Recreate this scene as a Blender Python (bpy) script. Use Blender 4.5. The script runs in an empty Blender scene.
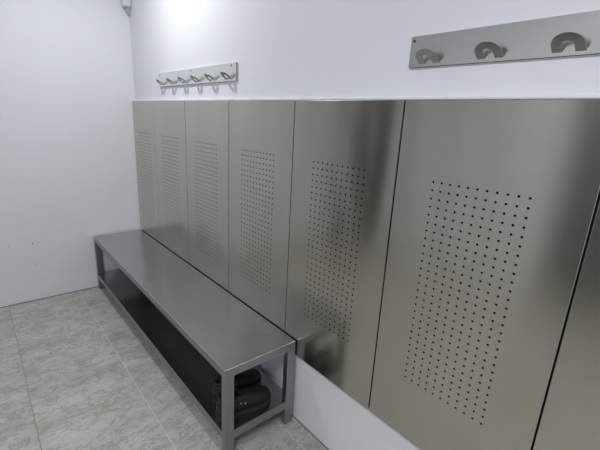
import bpy, bmesh, math, random
from mathutils import Vector, Matrix
random.seed(4)
S = bpy.context.scene
COL = S.collection

# ------------------------------------------------------------------ camera
F_PX = 377.56
YAW, PITCH, ROLL = 0.8515, -0.2708, 0.0526
CAM = Vector((3.2702, -1.0458, 1.4304))
fw = Vector((-math.sin(YAW)*math.cos(PITCH), math.cos(YAW)*math.cos(PITCH), math.sin(PITCH)))
rt = Vector((math.cos(YAW), math.sin(YAW), 0))
up = rt.cross(fw)
r2 = math.cos(ROLL)*rt + math.sin(ROLL)*up
u2 = -math.sin(ROLL)*rt + math.cos(ROLL)*up
cd = bpy.data.cameras.new('camera')
cd.sensor_width = 36.0
cd.lens = F_PX/600*36.0
cd.clip_start = 0.02
cam = bpy.data.objects.new('camera', cd)
M4 = Matrix((r2, u2, -fw)).transposed().to_4x4()
M4.translation = CAM
cam.matrix_world = M4
COL.objects.link(cam)
S.camera = cam

# ------------------------------------------------------------------ world, light, exposure
w = bpy.data.worlds.new('world')
S.world = w
w.use_nodes = True
w.node_tree.nodes['Background'].inputs[0].default_value = (0.75, 0.82, 0.9, 1)
w.node_tree.nodes['Background'].inputs[1].default_value = 0.02
LAMP = (1.00, -0.56, 2.58)          # main ceiling lamp
LAMP2 = (3.4, -1.70, 2.58)          # added fill lamp, unseen, lifts the light in the whole room
LAMP_W, FILL_LAMP_W = 15.5, 44.0
def area(name, loc, size, power, col):
    d = bpy.data.lights.new(name, 'AREA'); d.shape = 'RECTANGLE'
    d.size, d.size_y = size; d.energy = power; d.color = col
    o = bpy.data.objects.new(name, d); o.location = loc; COL.objects.link(o); return o
area('lamp_light', (LAMP[0], LAMP[1], LAMP[2]-0.012), (0.14, 0.14), LAMP_W, (0.94, 0.955, 1.0))
area('lamp_light', (LAMP2[0], LAMP2[1], LAMP2[2]-0.012), (0.9, 0.3), FILL_LAMP_W, (0.94, 0.955, 1.0))  # added fill light
S.view_settings.view_transform = 'Standard'
S.view_settings.look = 'None'
S.view_settings.gamma = 1
S.view_settings.use_curve_mapping = False
S.view_settings.exposure = -0.12

# ------------------------------------------------------------------ materials
class NT:
    def __init__(s, name):
        s.m = bpy.data.materials.new(name); s.m.use_nodes = True
        s.t = s.m.node_tree; s.b = s.t.nodes['Principled BSDF']
        s.tc = None
    def n(s, typ, **kw):
        nd = s.t.nodes.new(typ)
        for k, v in kw.items(): setattr(nd, k, v)
        return nd
    def set(s, nd, k, v):
        if hasattr(v, 'links') or isinstance(v, bpy.types.NodeSocket): s.t.links.new(v, nd.inputs[k])
        else: nd.inputs[k].default_value = v
    def coord(s, kind='Object', scale=(1, 1, 1), rot=(0, 0, 0)):
        if not s.tc: s.tc = s.n('ShaderNodeTexCoord')
        mp = s.n('ShaderNodeMapping')
        s.t.links.new(s.tc.outputs[kind], mp.inputs['Vector'])
        mp.inputs['Scale'].default_value = scale; mp.inputs['Rotation'].default_value = rot
        return mp.outputs['Vector']
    def noise(s, vec, scale, detail=3, rough=0.5, dist=0.0):
        nd = s.n('ShaderNodeTexNoise'); s.t.links.new(vec, nd.inputs['Vector'])
        nd.inputs['Scale'].default_value = scale; nd.inputs['Detail'].default_value = detail
        nd.inputs['Roughness'].default_value = rough; nd.inputs['Distortion'].default_value = dist
        return nd.outputs['Fac']
    def ramp(s, fac, stops, interp='LINEAR'):
        nd = s.n('ShaderNodeValToRGB'); s.t.links.new(fac, nd.inputs['Fac'])
        cr = nd.color_ramp; cr.interpolation = interp
        while len(cr.elements) < len(stops): cr.elements.new(0.5)
        for e, (p, c) in zip(cr.elements, stops):
            e.position = p; e.color = c if len(c) == 4 else (*c, 1)
        return nd.outputs['Color']
    def mapr(s, fac, a, b, c, d):
        nd = s.n('ShaderNodeMapRange'); s.t.links.new(fac, nd.inputs[0])
        for i, v in zip((1, 2, 3, 4), (a, b, c, d)): nd.inputs[i].default_value = v
        return nd.outputs[0]
    def mix(s, fac, a, b, mode='MIX'):
        nd = s.n('ShaderNodeMix', data_type='RGBA', blend_type=mode)
        s.set(nd, 0, fac)
        for k, v in ((6, a), (7, b)):
            if isinstance(v, tuple) and len(v) == 3: v = (*v, 1)
            s.set(nd, k, v)
        return nd.outputs[2]
    def math(s, op, a, b=None, clamp=False):
        nd = s.n('ShaderNodeMath', operation=op, use_clamp=clamp)
        s.set(nd, 0, a)
        if b is not None: s.set(nd, 1, b)
        return nd.outputs[0]
    def bump(s, h, strength, dist=0.001):
        nd = s.n('ShaderNodeBump'); nd.inputs['Strength'].default_value = strength
        nd.inputs['Distance'].default_value = dist
        s.t.links.new(h, nd.inputs['Height']); s.t.links.new(nd.outputs[0], s.b.inputs['Normal'])
    def p(s, **kw):
        for k, v in kw.items():
            k = k.replace('_', ' ')
            if isinstance(v, tuple) and len(v) == 3: v = (*v, 1)
            s.set(s.b, k, v)
        return s

def wall_mat(name, col, marks=()):
    a = NT(name)
    v = a.coord()
    mott = a.noise(v, 1.7, 4, 0.55)
    c = a.mix(a.mapr(mott, 0.3, 0.7, 0, 1), tuple(x*0.965 for x in col), col)
    if marks:
        sep = a.tc.outputs['Object']
        wob = a.noise(v, 60, 2, 0.6)
        for (x, y, z, r, dark) in marks:
            d = a.n('ShaderNodeVectorMath', operation='DISTANCE')
            a.t.links.new(sep, d.inputs[0]); d.inputs[1].default_value = (x, y, z)
            dd = a.math('ADD', d.outputs['Value'], a.math('MULTIPLY', wob, r*0.9))
            f = a.mapr(dd, r*0.9, r*1.6, dark, 0)
            c = a.mix(f, c, (0.12, 0.115, 0.11))
    a.p(Base_Color=c, Roughness=0.62)
    a.b.inputs['Specular IOR Level'].default_value = 0.25
    a.bump(a.noise(v, 90, 3, 0.6), 0.10, 0.002)
    return a.m

def steel_mat(name, col, rough, grain='x', aniso=0.6, tangent=(0, 0, 1), spots=(), warp=0.0):
    """brushed stainless steel: fine grain lines, light smears, sheet very slightly uneven"""
    a = NT(name)
    geo = a.n('ShaderNodeNewGeometry')
    mp2 = a.n('ShaderNodeMapping'); a.t.links.new(geo.outputs['Position'], mp2.inputs[0])
    mp2.inputs['Scale'].default_value = (1, 1, 0.7)
    sm = a.noise(mp2.outputs[0], 3.1, 4, 0.6)
    c = a.mix(a.mapr(sm, 0.40, 0.72, 0, 0.3), tuple(col), tuple(x*0.86 for x in col))
    for (x, y, z, r, k) in spots:
        d = a.n('ShaderNodeVectorMath', operation='DISTANCE')
        a.t.links.new(geo.outputs['Position'], d.inputs[0]); d.inputs[1].default_value = (x, y, z)
        c = a.mix(a.mapr(d.outputs['Value'], r*0.3, r, k, 0), c, (0.36, 0.26, 0.15))
    r = a.mapr(sm, 0.3, 0.7, rough-0.02, rough+0.04)
    a.p(Base_Color=c, Metallic=1.0, Roughness=r)
    a.b.inputs['Anisotropic'].default_value = aniso
    if aniso:
        cb = a.n('ShaderNodeCombineXYZ')
        for k in range(3): cb.inputs[k].default_value = tangent[k]
        a.t.links.new(cb.outputs[0], a.b.inputs['Tangent'])
    if warp:
        mp3 = a.n('ShaderNodeMapping'); a.t.links.new(geo.outputs['Position'], mp3.inputs[0])
        mp3.inputs['Scale'].default_value = (1, 1, 0.3)
        a.bump(a.noise(mp3.outputs[0], 5.0, 1, 0.4), 1.0, warp)
    return a.m

def simple(name, col, rough, metal=0.0, bump=None, spec=0.5):
    a = NT(name)
    v = a.coord()
    f = a.noise(v, 14, 3)
    a.p(Base_Color=a.mix(a.mapr(f, 0.3, 0.7, 0, 1), tuple(x*0.9 for x in col), col), Roughness=rough, Metallic=metal)
    a.b.inputs['Specular IOR Level'].default_value = spec
    if bump: a.bump(a.noise(v, bump[0], 3), bump[1], 0.001)
    return a.m

def floor_mat():
    a = NT('glazed_floor_tile')
    v0 = a.coord()
    T = 0.45; OX, OY = 2.145-0.45*8, -0.07-0.455*10
    sp = a.n('ShaderNodeSeparateXYZ'); a.t.links.new(v0, sp.inputs[0])
    tx = a.math('DIVIDE', a.math('SUBTRACT', sp.outputs[0], OX), T)
    ty = a.math('DIVIDE', a.math('SUBTRACT', sp.outputs[1], OY), 0.4535)
    fx = a.math('FRACT', tx); fy = a.math('FRACT', ty)
    def line(f, wd):
        e = a.math('MINIMUM', f, a.math('SUBTRACT', 1.0, f))
        return a.mapr(e, wd*0.55, wd, 1, 0)
    gr_x = line(fx, 0.0048); gr_y = line(fy, 0.0052)
    # every tile shifts the veining
    ix = a.math('FLOOR', tx); iy = a.math('FLOOR', ty)
    cb = a.n('ShaderNodeCombineXYZ'); a.t.links.new(ix, cb.inputs[0]); a.t.links.new(iy, cb.inputs[1])
    wn = a.n('ShaderNodeTexWhiteNoise', noise_dimensions='3D'); a.t.links.new(cb.outputs[0], wn.inputs[0])
    off = a.n('ShaderNodeVectorMath', operation='MULTIPLY_ADD')
    a.t.links.new(wn.outputs['Color'], off.inputs[0]); off.inputs[1].default_value = (7, 7, 7)
    a.t.links.new(v0, off.inputs[2])
    mp = a.n('ShaderNodeMapping'); a.t.links.new(off.outputs[0], mp.inputs[0])
    mp.inputs['Rotation'].default_value = (0, 0, -0.5); mp.inputs['Scale'].default_value = (2.1, 1, 1)
    vv = mp.outputs[0]
    cloud = a.noise(vv, 4.0, 6, 0.7, 0.2)
    vein = a.noise(vv, 5.0, 8, 0.74, 0.35)
    ridge = a.math('ABSOLUTE', a.math('SUBTRACT', vein, 0.5))
    vm = a.mapr(ridge, 0.0, 0.022, 1, 0)
    fine = a.noise(vv, 55, 4, 0.7)
    c = a.ramp(cloud, [(0.30, (0.385, 0.378, 0.328)), (0.5, (0.51, 0.502, 0.445)), (0.72, (0.62, 0.612, 0.55))])
    c = a.mix(a.math('MULTIPLY', vm, 0.75), c, (0.17, 0.165, 0.145))
    c = a.mix(a.mapr(fine, 0.4, 0.7, 0, 0.42), c, (0.25, 0.245, 0.23))
    c = a.mix(a.math('MULTIPLY', gr_y, 0.75), c, (0.66, 0.66, 0.64))
    # the joint further from the bench has collected dirt
    dirty = a.mapr(sp.outputs[1], -0.80, -0.79, 1, 0)
    c = a.mix(a.math('MULTIPLY', a.math('MULTIPLY', gr_y, dirty), 0.8), c, (0.16, 0.155, 0.15))
    c = a.mix(a.math('MULTIPLY', gr_x, 0.45), c, (0.60, 0.60, 0.58))
    a.p(Base_Color=c, Roughness=a.mapr(cloud, 0.3, 0.7, 0.34, 0.46))
    a.b.inputs['Specular IOR Level'].default_value = 0.4
    h = a.math('SUBTRACT', a.math('MULTIPLY', fine, 0.15), a.math('MAXIMUM', gr_x, gr_y))
    a.bump(h, 0.18, 0.002)
    return a.m

WHITE = (0.79, 0.80, 0.83)
m_wallb = wall_mat('painted_plaster', WHITE)
m_walll = wall_mat('scuffed_plaster', WHITE, [(0, -0.797, 0.452, 0.006, 0.9), (0, -0.936, 0.451, 0.004, 0.6),
        (0, -0.794, 0.282, 0.007, 0.35), (0, -0.80, 0.305, 0.004, 0.3), (0, -0.76, 0.455, 0.004, 0.3), (0, -0.86, 0.455, 0.004, 0.25)])
m_floor = floor_mat()
m_ceil = wall_mat('ceiling_paint', (0.82, 0.82, 0.82))
m_panel = steel_mat('brushed_steel_panel', (0.545, 0.538, 0.472), 0.19, 'x', 0.7, (0, 0, 1), [(0.05, -0.0225, 1.19, 0.03, 0.6)], 0.006)
m_bench = steel_mat('brushed_steel_bench', (0.49, 0.50, 0.485), 0.24, 'x', 0.5, (0, 1, 0), (), 0.006)
m_frame = steel_mat('steel_tube', (0.36, 0.365, 0.375), 0.40, 'x', 0.0)
m_shelf = steel_mat('steel_shelf', (0.46, 0.45, 0.45), 0.17, 'x', 0.3, (0, 1, 0))
m_rail = steel_mat('steel_rail', (0.86, 0.865, 0.83), 0.24, 'x', 0.5, (0, 0, 1))
m_hook = steel_mat('hook_steel', (0.22, 0.22, 0.20), 0.34, 'x', 0.0)
m_reflect_board = simple('dark_door_leaf', (0.10, 0.092, 0.080), 0.45)  # for the added boards that darken the panel reflections
m_reflect_board2 = simple('dark_grey_door_leaf', (0.075, 0.077, 0.078), 0.5)
m_void_shade = simple('dark_backing', (0.010, 0.010, 0.011), 0.8, spec=0.1)
m_bright_edge = simple('white_caulk', (0.86, 0.87, 0.88), 0.5)
m_grime = simple('grey_joint', (0.22, 0.22, 0.20), 0.8)
m_plastic = simple('white_plastic', (0.80, 0.82, 0.84), 0.4)
m_greypl = simple('grey_plastic', (0.52, 0.53, 0.56), 0.35)
m_leather = simple('black_leather', (0.007, 0.007, 0.0075), 0.55, bump=(70, 0.25))
m_sole = simple('black_rubber', (0.016, 0.016, 0.017), 0.75)
m_lace = simple('black_lace', (0.022, 0.022, 0.024), 0.85)
m_eyelet = simple('bright_metal', (0.75, 0.75, 0.75), 0.25, metal=1.0)
m_screw = simple('screw_metal', (0.10, 0.10, 0.11), 0.45, metal=0.6)

# ------------------------------------------------------------------ helpers
def obj(name, bm, mat, parent=None, smooth=False):
    me = bpy.data.meshes.new(name)
    bmesh.ops.recalc_face_normals(bm, faces=bm.faces[:])
    bm.to_mesh(me); bm.free()
    me.materials.append(mat)
    if smooth:
        for p in me.polygons: p.use_smooth = True
    o = bpy.data.objects.new(name, me); COL.objects.link(o)
    if parent: o.parent = parent
    return o
def box(bm, x0, x1, y0, y1, z0, z1, bev=0.0, seg=2):
    t = bmesh.new()
    bmesh.ops.create_cube(t, size=1)
    for v in t.verts:
        v.co = Vector(((x0+x1)/2 + v.co.x*(x1-x0), (y0+y1)/2 + v.co.y*(y1-y0), (z0+z1)/2 + v.co.z*(z1-z0)))
    if bev: bmesh.ops.bevel(t, geom=t.edges[:], offset=bev, segments=seg, profile=0.5, affect='EDGES')
    m = {v: bm.verts.new(v.co) for v in t.verts}
    for f in t.faces: bm.faces.new([m[v] for v in f.verts])
    t.free()
    return bm
def cyl(bm, c, axis, r, h, n=16):
    axis = Vector(axis).normalized(); q = axis.to_track_quat('Z', 'Y')
    a = []; b = []
    for i in range(n):
        d = q @ Vector((math.cos(2*math.pi*i/n)*r, math.sin(2*math.pi*i/n)*r, 0))
        a.append(bm.verts.new(Vector(c)+d)); b.append(bm.verts.new(Vector(c)+d*0.85+axis*h))
    for i in range(n):
        j = (i+1) % n; bm.faces.new((a[i], a[j], b[j], b[i]))
    bm.faces.new(a); bm.faces.new(b)
    return bm
def tag(o, label, cat, group=None):
    o['label'] = label; o['category'] = cat
    if group: o['group'] = group
def empty(name, loc, label=None, cat=None, group=None):
    o = bpy.data.objects.new(name, None); o.location = loc; o.empty_display_size = 0.05
    COL.objects.link(o)
    if label: tag(o, label, cat, group)
    return o
def copy_tree(o, parent=None):
    c = o.copy(); COL.objects.link(c); c.parent = parent
    for ch in [x for x in bpy.data.objects if x.parent == o]: copy_tree(ch, c)
    return c
def struct(name, bm, mat):
    o = obj(name, bm, mat); o['kind'] = 'structure'; return o

# ------------------------------------------------------------------ the room
RX, RY, RZ = 5.4, -2.7, 2.60
struct('floor', box(bmesh.new(), -0.1, RX+0.1, RY-0.1, 0.1, -0.1, 0), m_floor)
struct('ceiling', box(bmesh.new(), -0.1, RX+0.1, RY-0.1, 0.1, RZ, RZ+0.1), m_ceil)
struct('wall_left', box(bmesh.new(), -0.1, 0, RY, 0.1, 0, RZ), m_walll)
struct('wall_back', box(bmesh.new(), 0, RX, 0, 0.1, 0, RZ), m_wallb)
struct('wall_right', box(bmesh.new(), RX, RX+0.1, RY, 0.1, 0, RZ), m_wallb)
struct('wall_front', box(bmesh.new(), -0.1, RX+0.1, RY-0.1, RY, 0, RZ), m_wallb)
for k, (x0, x1, mm) in enumerate(((0.02, 0.66, m_reflect_board), (2.40, 3.45, m_reflect_board2))):  # unseen door-shaped boards, added to put dark reflections into the steel panels
    bm = bmesh.new(); box(bm, x0, x1, RY, RY+0.04, 0.004, 2.05, 0.003)
    d_ = struct('door_%d' % (k+1), bm, mm)
    bm = bmesh.new(); cyl(bm, (x1-0.07, RY+0.04, 1.02), (0, 1, 0), 0.012, 0.05); box(bm, x1-0.19, x1-0.06, RY+0.08, RY+0.098, 1.01, 1.03, 0.004)
    obj('door_handle', bm, m_eyelet, d_)
# grey joint where plaster meets tile
struct('trim_1', box(bmesh.new(), 0, 0.004, RY, 0, 0, 0.005), m_grime)
struct('trim_2', box(bmesh.new(), 0.004, RX, -0.004, 0, 0, 0.004), m_grime)

# ------------------------------------------------------------------ perforated steel panels
PT, PB = 1.5056, 0.3719
PY = -0.0225
PW = 0.5255
def panel_sheet(w, holes_cx):
    """panel, origin bottom left on the wall plane; front at y = PY"""
    bm = bmesh.new()
    H = PT-PB; x0, x1 = 0.0022, w-0.0022; z0, z1 = 0.0, H
    nc, nr, sx, sz = 11, 28, 0.0262, 0.02485
    r = 0.0036; seg = 12
    gx0 = holes_cx - sx*nc/2; gz1 = (1.2745-PB) + sz/2; gz0 = gz1 - sz*nr
    gx1 = gx0 + sx*nc
    vc = {}
    def V(x, z, y=PY):
        k = (round(x*1e5), round(z*1e5), round(y*1e5))
        if k not in vc: vc[k] = bm.verts.new((x, y, z))
        return vc[k]
    outer = [(0.5, 0.0), (0.5, 0.5), (0.0, 0.5), (-0.5, 0.5), (-0.5, 0.0), (-0.5, -0.5), (0.0, -0.5), (0.5, -0.5)]
    for i in range(nc):
        for j in range(nr):
            cx = gx0 + (i+.5)*sx; cz = gz0 + (j+.5)*sz
            O = [V(cx+a*sx, cz+b*sz) for a, b in outer]
            I = [bm.verts.new((cx+r*math.cos(k*math.pi/4), PY, cz+r*math.sin(k*math.pi/4))) for k in range(8)]
            B = [bm.verts.new((v.co.x, PY+0.0015, v.co.z)) for v in I]
            for k in range(8):
                l = (k+1) % 8
                bm.faces.new((O[k], O[l], I[l], I[k])); bm.faces.new((I[k], I[l], B[l], B[k]))
    # border, then rolled edge and return flange
    c = 0.0018
    X0, X1, Z0, Z1 = x0+c, x1-c, z0+c, z1-c
    def q(a, b, c_, d): bm.faces.new((V(*a), V(*b), V(*c_), V(*d)))
    q((X0, Z0), (gx0, gz0), (gx0, gz1), (X0, Z1)); q((gx1, gz0), (X1, Z0), (X1, Z1), (gx1, gz1))
    q((X0, Z0), (X1, Z0), (gx1, gz0), (gx0, gz0)); q((gx0, gz1), (gx1, gz1), (X1, Z1), (X0, Z1))
    rings = [[(X0, Z0), (X1, Z0), (X1, Z1), (X0, Z1)]]
    ring = [V(*p) for p in rings[0]]
    for e, y in ((0.7, PY+0.0005), (1.0, PY+0.0018), (1.0, -0.001)):
        nr_ = [bm.verts.new((px + (-c*e if k in (0, 3) else c*e), y, pz + (-c*e if k in (0, 1) else c*e)))
               for k, (px, pz) in enumerate(rings[0])]
        for k in range(4):
            l = (k+1) % 4; bm.faces.new((ring[k], ring[l], nr_[l], nr_[k]))
        ring = nr_
    return bm
def make_panel(x, w, cx, label, group):
    t = empty('perforated_steel_panel', (x, 0, PB), label, 'wall panel', group)
    bm = panel_sheet(w, cx)
    obj('steel_sheet', bm, m_panel, t)
    bm = bmesh.new(); box(bm, 0.0003, w-0.0003, -0.012, -0.002, 0.004, PT-PB-0.004)  # black sheet standing in for the shade behind holes and seams
    obj('dark_backing', bm, m_void_shade, t)
    return t
G = 'perforated brushed steel panels along the wall'
s0 = 0.4545
make_panel(0.0015, s0-0.0015, 0.227, 'narrowest perforated steel panel, in the wall corner behind the far end of the bench', G)
labels = ['second perforated steel panel from the corner, beside the narrowest one, behind the bench',
          'third perforated steel panel from the corner, below the right end of the far hook rail',
          'fourth perforated steel panel from the corner, behind the near half of the bench',
          'perforated steel panel just right of the near bench corner, dark reflection at its foot',
          'largest-looking perforated steel panel, below the near hook rail',
          'perforated steel panel cut off by the right edge of the photo']
first = None
for k, lb in enumerate(labels):
    if first is None:
        first = t = make_panel(s0, PW, PW/2, lb, G)
    else:
        t = copy_tree(first); t['label'] = lb
    t.location.x = s0 + k*PW
PEND = s0 + len(labels)*PW
# white strip imitating the bright highlight line along the panel tops
bm = bmesh.new()
box(bm, 0.0, PEND, PY+0.003, 0.0, PT+0.0005, PT+0.011, 0.003, 2)
struct('trim_3', bm, m_bright_edge)

# ------------------------------------------------------------------ hook rails
def hook_bm(r_out=0.033, r_in=0.0125, L=0.053, th=0.002):
    """arched loop cut from the plate and folded outwards; origin at the fold"""
    # profile of the fold: leaves almost level, then climbs
    prof = []
    n = 26; d = z = 0.0
    for i in range(n+1):
        t = i/n
        prof.append((d, z, ))
        a = math.radians(36)
        d += math.cos(a)*L/n; z += math.sin(a)*L/n
    def P(u, v, off):
        f = max(0.0, min(0.9999, v/L))*n; i = int(f); g = f-i
        d = prof[i][0]*(1-g)+prof[i+1][0]*g; z = prof[i][1]*(1-g)+prof[i+1][1]*g
        dd = prof[i+1][0]-prof[i][0]; dz = prof[i+1][1]-prof[i][1]; l = math.hypot(dd, dz)
        return Vector((u, -(d - dz/l*off), z + dd/l*off))
    # section pairs (outer, inner) along the arch
    pairs = []
    vs = L - r_out
    for i in range(9):
        v = vs*i/8; pairs.append(((-r_out, v), (-r_in, v)))
    for i in range(1, 20):
        a = math.pi - math.pi*i/20
        pairs.append(((r_out*math.cos(a), vs+r_out*math.sin(a)), (r_in*math.cos(a), vs+r_in*math.sin(a)*1.0)))
    for i in range(9):
        v = vs*(8-i)/8; pairs.append(((r_out, v), (r_in, v)))
    bm = bmesh.new(); prev = None
    for o_, i_ in pairs:
        ring = [bm.verts.new(P(*o_, th/2)), bm.verts.new(P(*i_, th/2)), bm.verts.new(P(*i_, -th/2)), bm.verts.new(P(*o_, -th/2))]
        if prev:
            for k in range(4):
                l = (k+1) % 4; bm.faces.new((prev[k], prev[l], ring[l], ring[k]))
        else: bm.faces.new(ring)
        prev = ring
    bm.faces.new(prev)
    return bm
RL, RH = 1.0, 0.082
HX = [0.068+0.173*k for k in range(6)]
def plate_bm():
    """flat plate with a folded lip"""
    cu = bpy.data.curves.new('plate', 'CURVE'); cu.dimensions = '2D'; cu.fill_mode = 'BOTH'; cu.extrude = 0.00125
    def spline(pts):
        s = cu.splines.new('POLY'); s.points.add(len(pts)-1)
        for p, (x, y) in zip(s.points, pts): p.co = (x, y, 0, 1)
        s.use_cyclic_u = True
    spline([(0, 0), (RL, 0), (RL, RH), (0, RH)])
    o = bpy.data.objects.new('plate', cu)
    COL.objects.link(o)
    dg = bpy.context.evaluated_depsgraph_get()
    me = bpy.data.meshes.new_from_object(o.evaluated_get(dg))
    bm = bmesh.new(); bm.from_mesh(me)
    bpy.data.objects.remove(o); bpy.data.curves.remove(cu); bpy.data.meshes.remove(me)
    for v in bm.verts: v.co = Vector((v.co.x, v.co.z - 0.0085, v.co.y))
    box(bm, 0, RL, -0.0088, -0.0002, -0.002, 0.0, 0.0)      # folded lip along the lower edge
    box(bm, 0, RL, -0.0088, -0.0002, RH, RH+0.0015, 0.0)
    return bm
def make_rail(x, z, label):
    t = empty('hook_rail', (x, 0, z), label, 'coat rack', 'steel hook rails on the wall')
    obj('plate', plate_bm(), m_rail, t)
    hk = None
    for hx in HX:
        if hk is None: h = hk = obj('hook', hook_bm(), m_hook, t)
        else: h = hk.copy(); COL.objects.link(h); h.parent = t
        h.location = (hx, -0.0088, 0.0065)
    sc = None
    for sx, sz in ((0.010, RH-0.011), (RL/2, RH-0.011), (RL-0.043, RH-0.011)):
        if sc is None: s_ = sc = obj('screw', cyl(bmesh.new(), (0, 0, 0), (0, -1, 0), 0.0042, 0.002), m_screw, t)
        else: s_ = sc.copy(); COL.objects.link(s_); s_.parent = t
        s_.location = (sx, -0.0098, sz)
    return t
ra = make_rail(0.552, 1.603, 'short-looking far steel hook rail near the wall corner, casting hook shadows below it')
rb = copy_tree(ra)
rb.location = (2.545, 0, 1.600)
rb['label'] = 'near steel hook rail cut off by the right edge of the photo'

# ------------------------------------------------------------------ bench
BX0, BX1, BY0, BY1, BH = 0.0247, 2.123, -0.0279, -0.3978, 0.45
bench = empty('steel_bench', (BX0, BY0, 0), 'long low brushed steel bench with open lower shelf, against the panels', 'bench')
def bobj(name, bm, mat, lab=None):
    for v in bm.verts: v.co -= Vector((BX0, BY0, 0))
    o = obj(name, bm, mat, bench)
    if lab: o['label'] = lab
    return o
bm = bmesh.new(); box(bm, BX0, BX1, BY1, BY0, BH-0.006, BH, 0.0028, 4)
bobj('bench_top', bm, m_bench, 'flat satin steel seat sheet')
LW, LD = 0.030, 0.043
for x0 in (BX0+0.001, BX1-LW-0.001):
    for y0 in (BY1+0.001, BY0-LD-0.001):
        bm = bmesh.new(); box(bm, x0, x0+LW, y0, y0+LD, 0.0, BH-0.006, 0.002, 2)
        bobj('leg', bm, m_frame)
TR0, TR1 = 0.410, BH-0.006
LR0, LR1 = 0.093, 0.133
a0, a1 = BX0+0.001+LW, BX1-LW-0.001
for (z0, z1, n) in ((TR0, TR1, 'top_rail'), (LR0, LR1, 'lower_rail')):
    for y0 in (BY1+0.0015, BY0-0.0315):
        bm = bmesh.new(); box(bm, a0, a1, y0, y0+0.030, z0, z1, 0.0015, 2); bobj(n, bm, m_frame)
    for x0 in (BX0+0.0015, BX1-LW-0.0015):
        bm = bmesh.new(); box(bm, x0, x0+LW, BY1+0.001+LD, BY0-LD-0.001, z0, z1, 0.0015, 2); bobj(n, bm, m_frame)
bm = bmesh.new(); box(bm, a0-0.026, a1+0.026, BY1+0.001+LD, BY0-LD-0.001, LR1, LR1+0.0025)
box(bm, a0, a1, BY1+0.002, BY1+0.001+LD, LR1, LR1+0.0025); box(bm, a0, a1, BY0-LD-0.001, BY0-0.002, LR1, LR1+0.0025)
bobj('lower_shelf', bm, m_shelf, 'dark reflecting steel shelf sheet')

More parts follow.
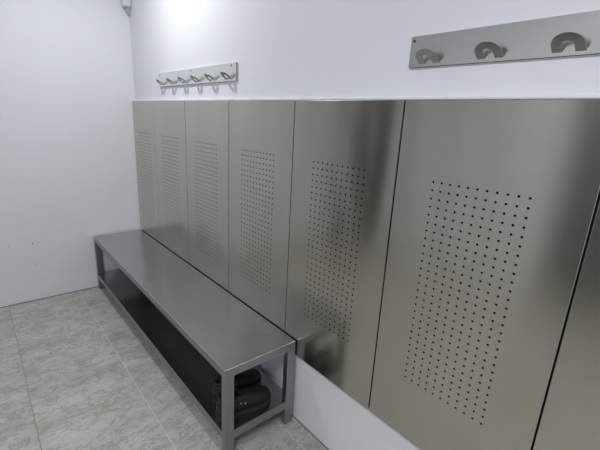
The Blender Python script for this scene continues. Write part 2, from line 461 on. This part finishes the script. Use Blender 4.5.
# ------------------------------------------------------------------ black shoes on the shelf
def make_shoe(label, L=0.285, high=0.085):
    t = empty('shoe', (0, 0, 0), label, 'shoe', 'black shoes on the bench shelf')
    # along +y: heel at 0, toe at L.  sections: (y, halfwidth, height, x shift, base)
    sec = [(0.000, 0.020, 0.060, 0, 0), (0.008, 0.031, 0.078, 0, 0), (0.030, 0.036, high+0.004, 0, 0), (0.070, 0.036, high, 0.001, 0),
           (0.105, 0.037, high-0.004, 0.002, 0), (0.140, 0.041, 0.074, 0.003, 0), (0.175, 0.046, 0.064, 0.004, 0), (0.210, 0.048, 0.056, 0.003, 0),
           (0.240, 0.046, 0.050, 0.001, 0), (0.264, 0.038, 0.044, -0.002, 0), (0.278, 0.025, 0.036, -0.004, 0), (0.285, 0.010, 0.026, -0.005, 0)]
    k = L/0.285
    def body(z0, hs, ws, close_top=True, N=20):
        bm = bmesh.new(); rings = []
        for (y, hw, h, xs, b) in sec:
            ring = []
            for i in range(N):
                a = 2*math.pi*i/N
                cx_, cz_ = math.cos(a), math.sin(a)
                e = 0.62
                xx = math.copysign(abs(cx_)**e, cx_)*hw*ws; zz = (math.copysign(abs(cz_)**(0.75), cz_)*0.5+0.5)
                taper = 1 - 0.32*zz**1.6
                ring.append(bm.verts.new((xx*taper+xs, y*k, z0+zz*h*hs)))
            rings.append(ring)
        for r1, r2_ in zip(rings, rings[1:]):
            for i in range(N):
                j = (i+1) % N; bm.faces.new((r1[i], r1[j], r2_[j], r2_[i]))
        bm.faces.new(rings[0]); bm.faces.new(rings[-1])
        return bm
    up_ = obj('shoe_upper', body(0.018, 1.0, 1.0), m_leather, t, True)
    # sole
    bm = bmesh.new(); N = []
    left = []; right = []
    for (y, hw, h, xs, b) in sec:
        left.append((xs-hw*1.07, y*k)); right.append((xs+hw*1.07, y*k))
    loop = left + right[::-1]
    lo = [bm.verts.new((x, y-0.002 if y < 0.01 else y+0.003*(y > 0.27), 0.0)) for x, y in loop]
    hi = [bm.verts.new((x*1.0, y-0.003 if y < 0.01 else y+0.004*(y > 0.27), 0.026)) for x, y in loop]
    for i in range(len(loop)):
        j = (i+1) % len(loop); bm.faces.new((lo[i], lo[j], hi[j], hi[i]))
    bm.faces.new(lo); bm.faces.new(hi)
    obj('sole', bm, m_sole, t)
    # padded collar round the opening
    bm = bmesh.new(); n1, n2 = 28, 8; vs = []
    for i in range(n1):
        a = 2*math.pi*i/n1; c = Vector((math.cos(a)*0.026, (0.058+math.sin(a)*0.050)*k, high+0.014-0.010*math.sin(a)*(math.sin(a) > 0)+0.006*(math.sin(a) < -0.6)))
        rad = Vector((math.cos(a), math.sin(a), 0)); row = []
        for j in range(n2):
            b = 2*math.pi*j/n2; row.append(bm.verts.new(c + rad*math.cos(b)*0.0085 + Vector((0, 0, math.sin(b)*0.0105))))
        vs.append(row)
    for i in range(n1):
        for j in range(n2):
            bm.faces.new((vs[i][j], vs[(i+1) % n1][j], vs[(i+1) % n1][(j+1) % n2], vs[i][(j+1) % n2]))
    obj('collar', bm, m_leather, t, True)
    bm = bmesh.new()   # tongue
    box(bm, -0.019, 0.019, 0.100*k, 0.112*k, high-0.012, high+0.036, 0.005, 2)
    obj('tongue', bm, m_leather, t, True)
    for i, yy in enumerate((0.122, 0.138, 0.154, 0.170)):
        zz = 0.018 + [0.076, 0.073, 0.069, 0.064][i]
        bm = bmesh.new(); box(bm, -0.022, 0.022, yy*k-0.0035, yy*k+0.0035, zz-0.004, zz+0.004, 0.003, 2)
        obj('lace', bm, m_lace, t, True)
    for sx in (1, -1):
        for i, yy in enumerate((0.100, 0.124)):
            c = (0.0335*sx+0.002, yy*k, 0.068-0.010*i)
            obj('eyelet', cyl(bmesh.new(), c, (sx, 0, 0.25), 0.0040, 0.0035, 12), m_eyelet, t)
    return t
SZ = LR1+0.0025
s1 = make_shoe('black laced shoe with two bright eyelets, nearest the open end of the bench shelf')
s1.scale = (1, 0.93, 0.93); s1.location = (2.022, -0.376, SZ+0.0005); s1.rotation_euler = (0, 0, math.radians(-4))
s2 = copy_tree(s1)
s2['label'] = 'black laced shoe further in on the bench shelf, behind the one with bright eyelets'
s2.location = (1.925, -0.340, SZ+0.0005); s2.rotation_euler = (0, 0, math.radians(5))

# ------------------------------------------------------------------ small fitting in the corner, ceiling lamp, added fill lamp
t = empty('corner_sensor', (0, 0, 2.085), 'small white fitting with a grey tip, high in the wall corner', 'sensor')
bm = bmesh.new(); box(bm, 0.001, 0.065, -0.060, -0.001, 0.085, 0.20, 0.012, 3)
obj('housing', bm, m_plastic, t, True)
bm = bmesh.new()
vt = [(0.004, -0.004), (0.045, -0.004), (0.050, -0.020), (0.035, -0.036), (0.004, -0.040)]
lo = [bm.verts.new((x*0.45, y*0.45, 0.035)) for x, y in vt]; hi = [bm.verts.new((x, y, 0.088)) for x, y in vt]
for i in range(5): bm.faces.new((lo[i], lo[(i+1) % 5], hi[(i+1) % 5], hi[i]))
bm.faces.new(lo); bm.faces.new(hi)
obj('tip', bm, m_greypl, t)

# lamp housings: shallow trays the light comes out of; long one is added fill
for k, (L_, (sx, sy), lb) in enumerate(((LAMP, (0.14, 0.14), 'small square ceiling lamp above the bench'), (LAMP2, (0.9, 0.3), 'long ceiling lamp further along the room'))):
    t = empty('ceiling_lamp', (L_[0], L_[1], RZ), lb, 'lamp')
    bm = bmesh.new(); e = 0.02; hx, hy = sx/2+e, sy/2+e
    box(bm, -hx, hx, -hy, hy, -0.010, -0.001)
    for a_ in ((-hx, -hx+e*0.8, -hy, hy), (hx-e*0.8, hx, -hy, hy), (-hx+e*0.8, hx-e*0.8, -hy, -hy+e*0.8), (-hx+e*0.8, hx-e*0.8, hy-e*0.8, hy)):
        box(bm, *a_, -0.034, -0.010)
    obj('housing', bm, m_plastic, t)
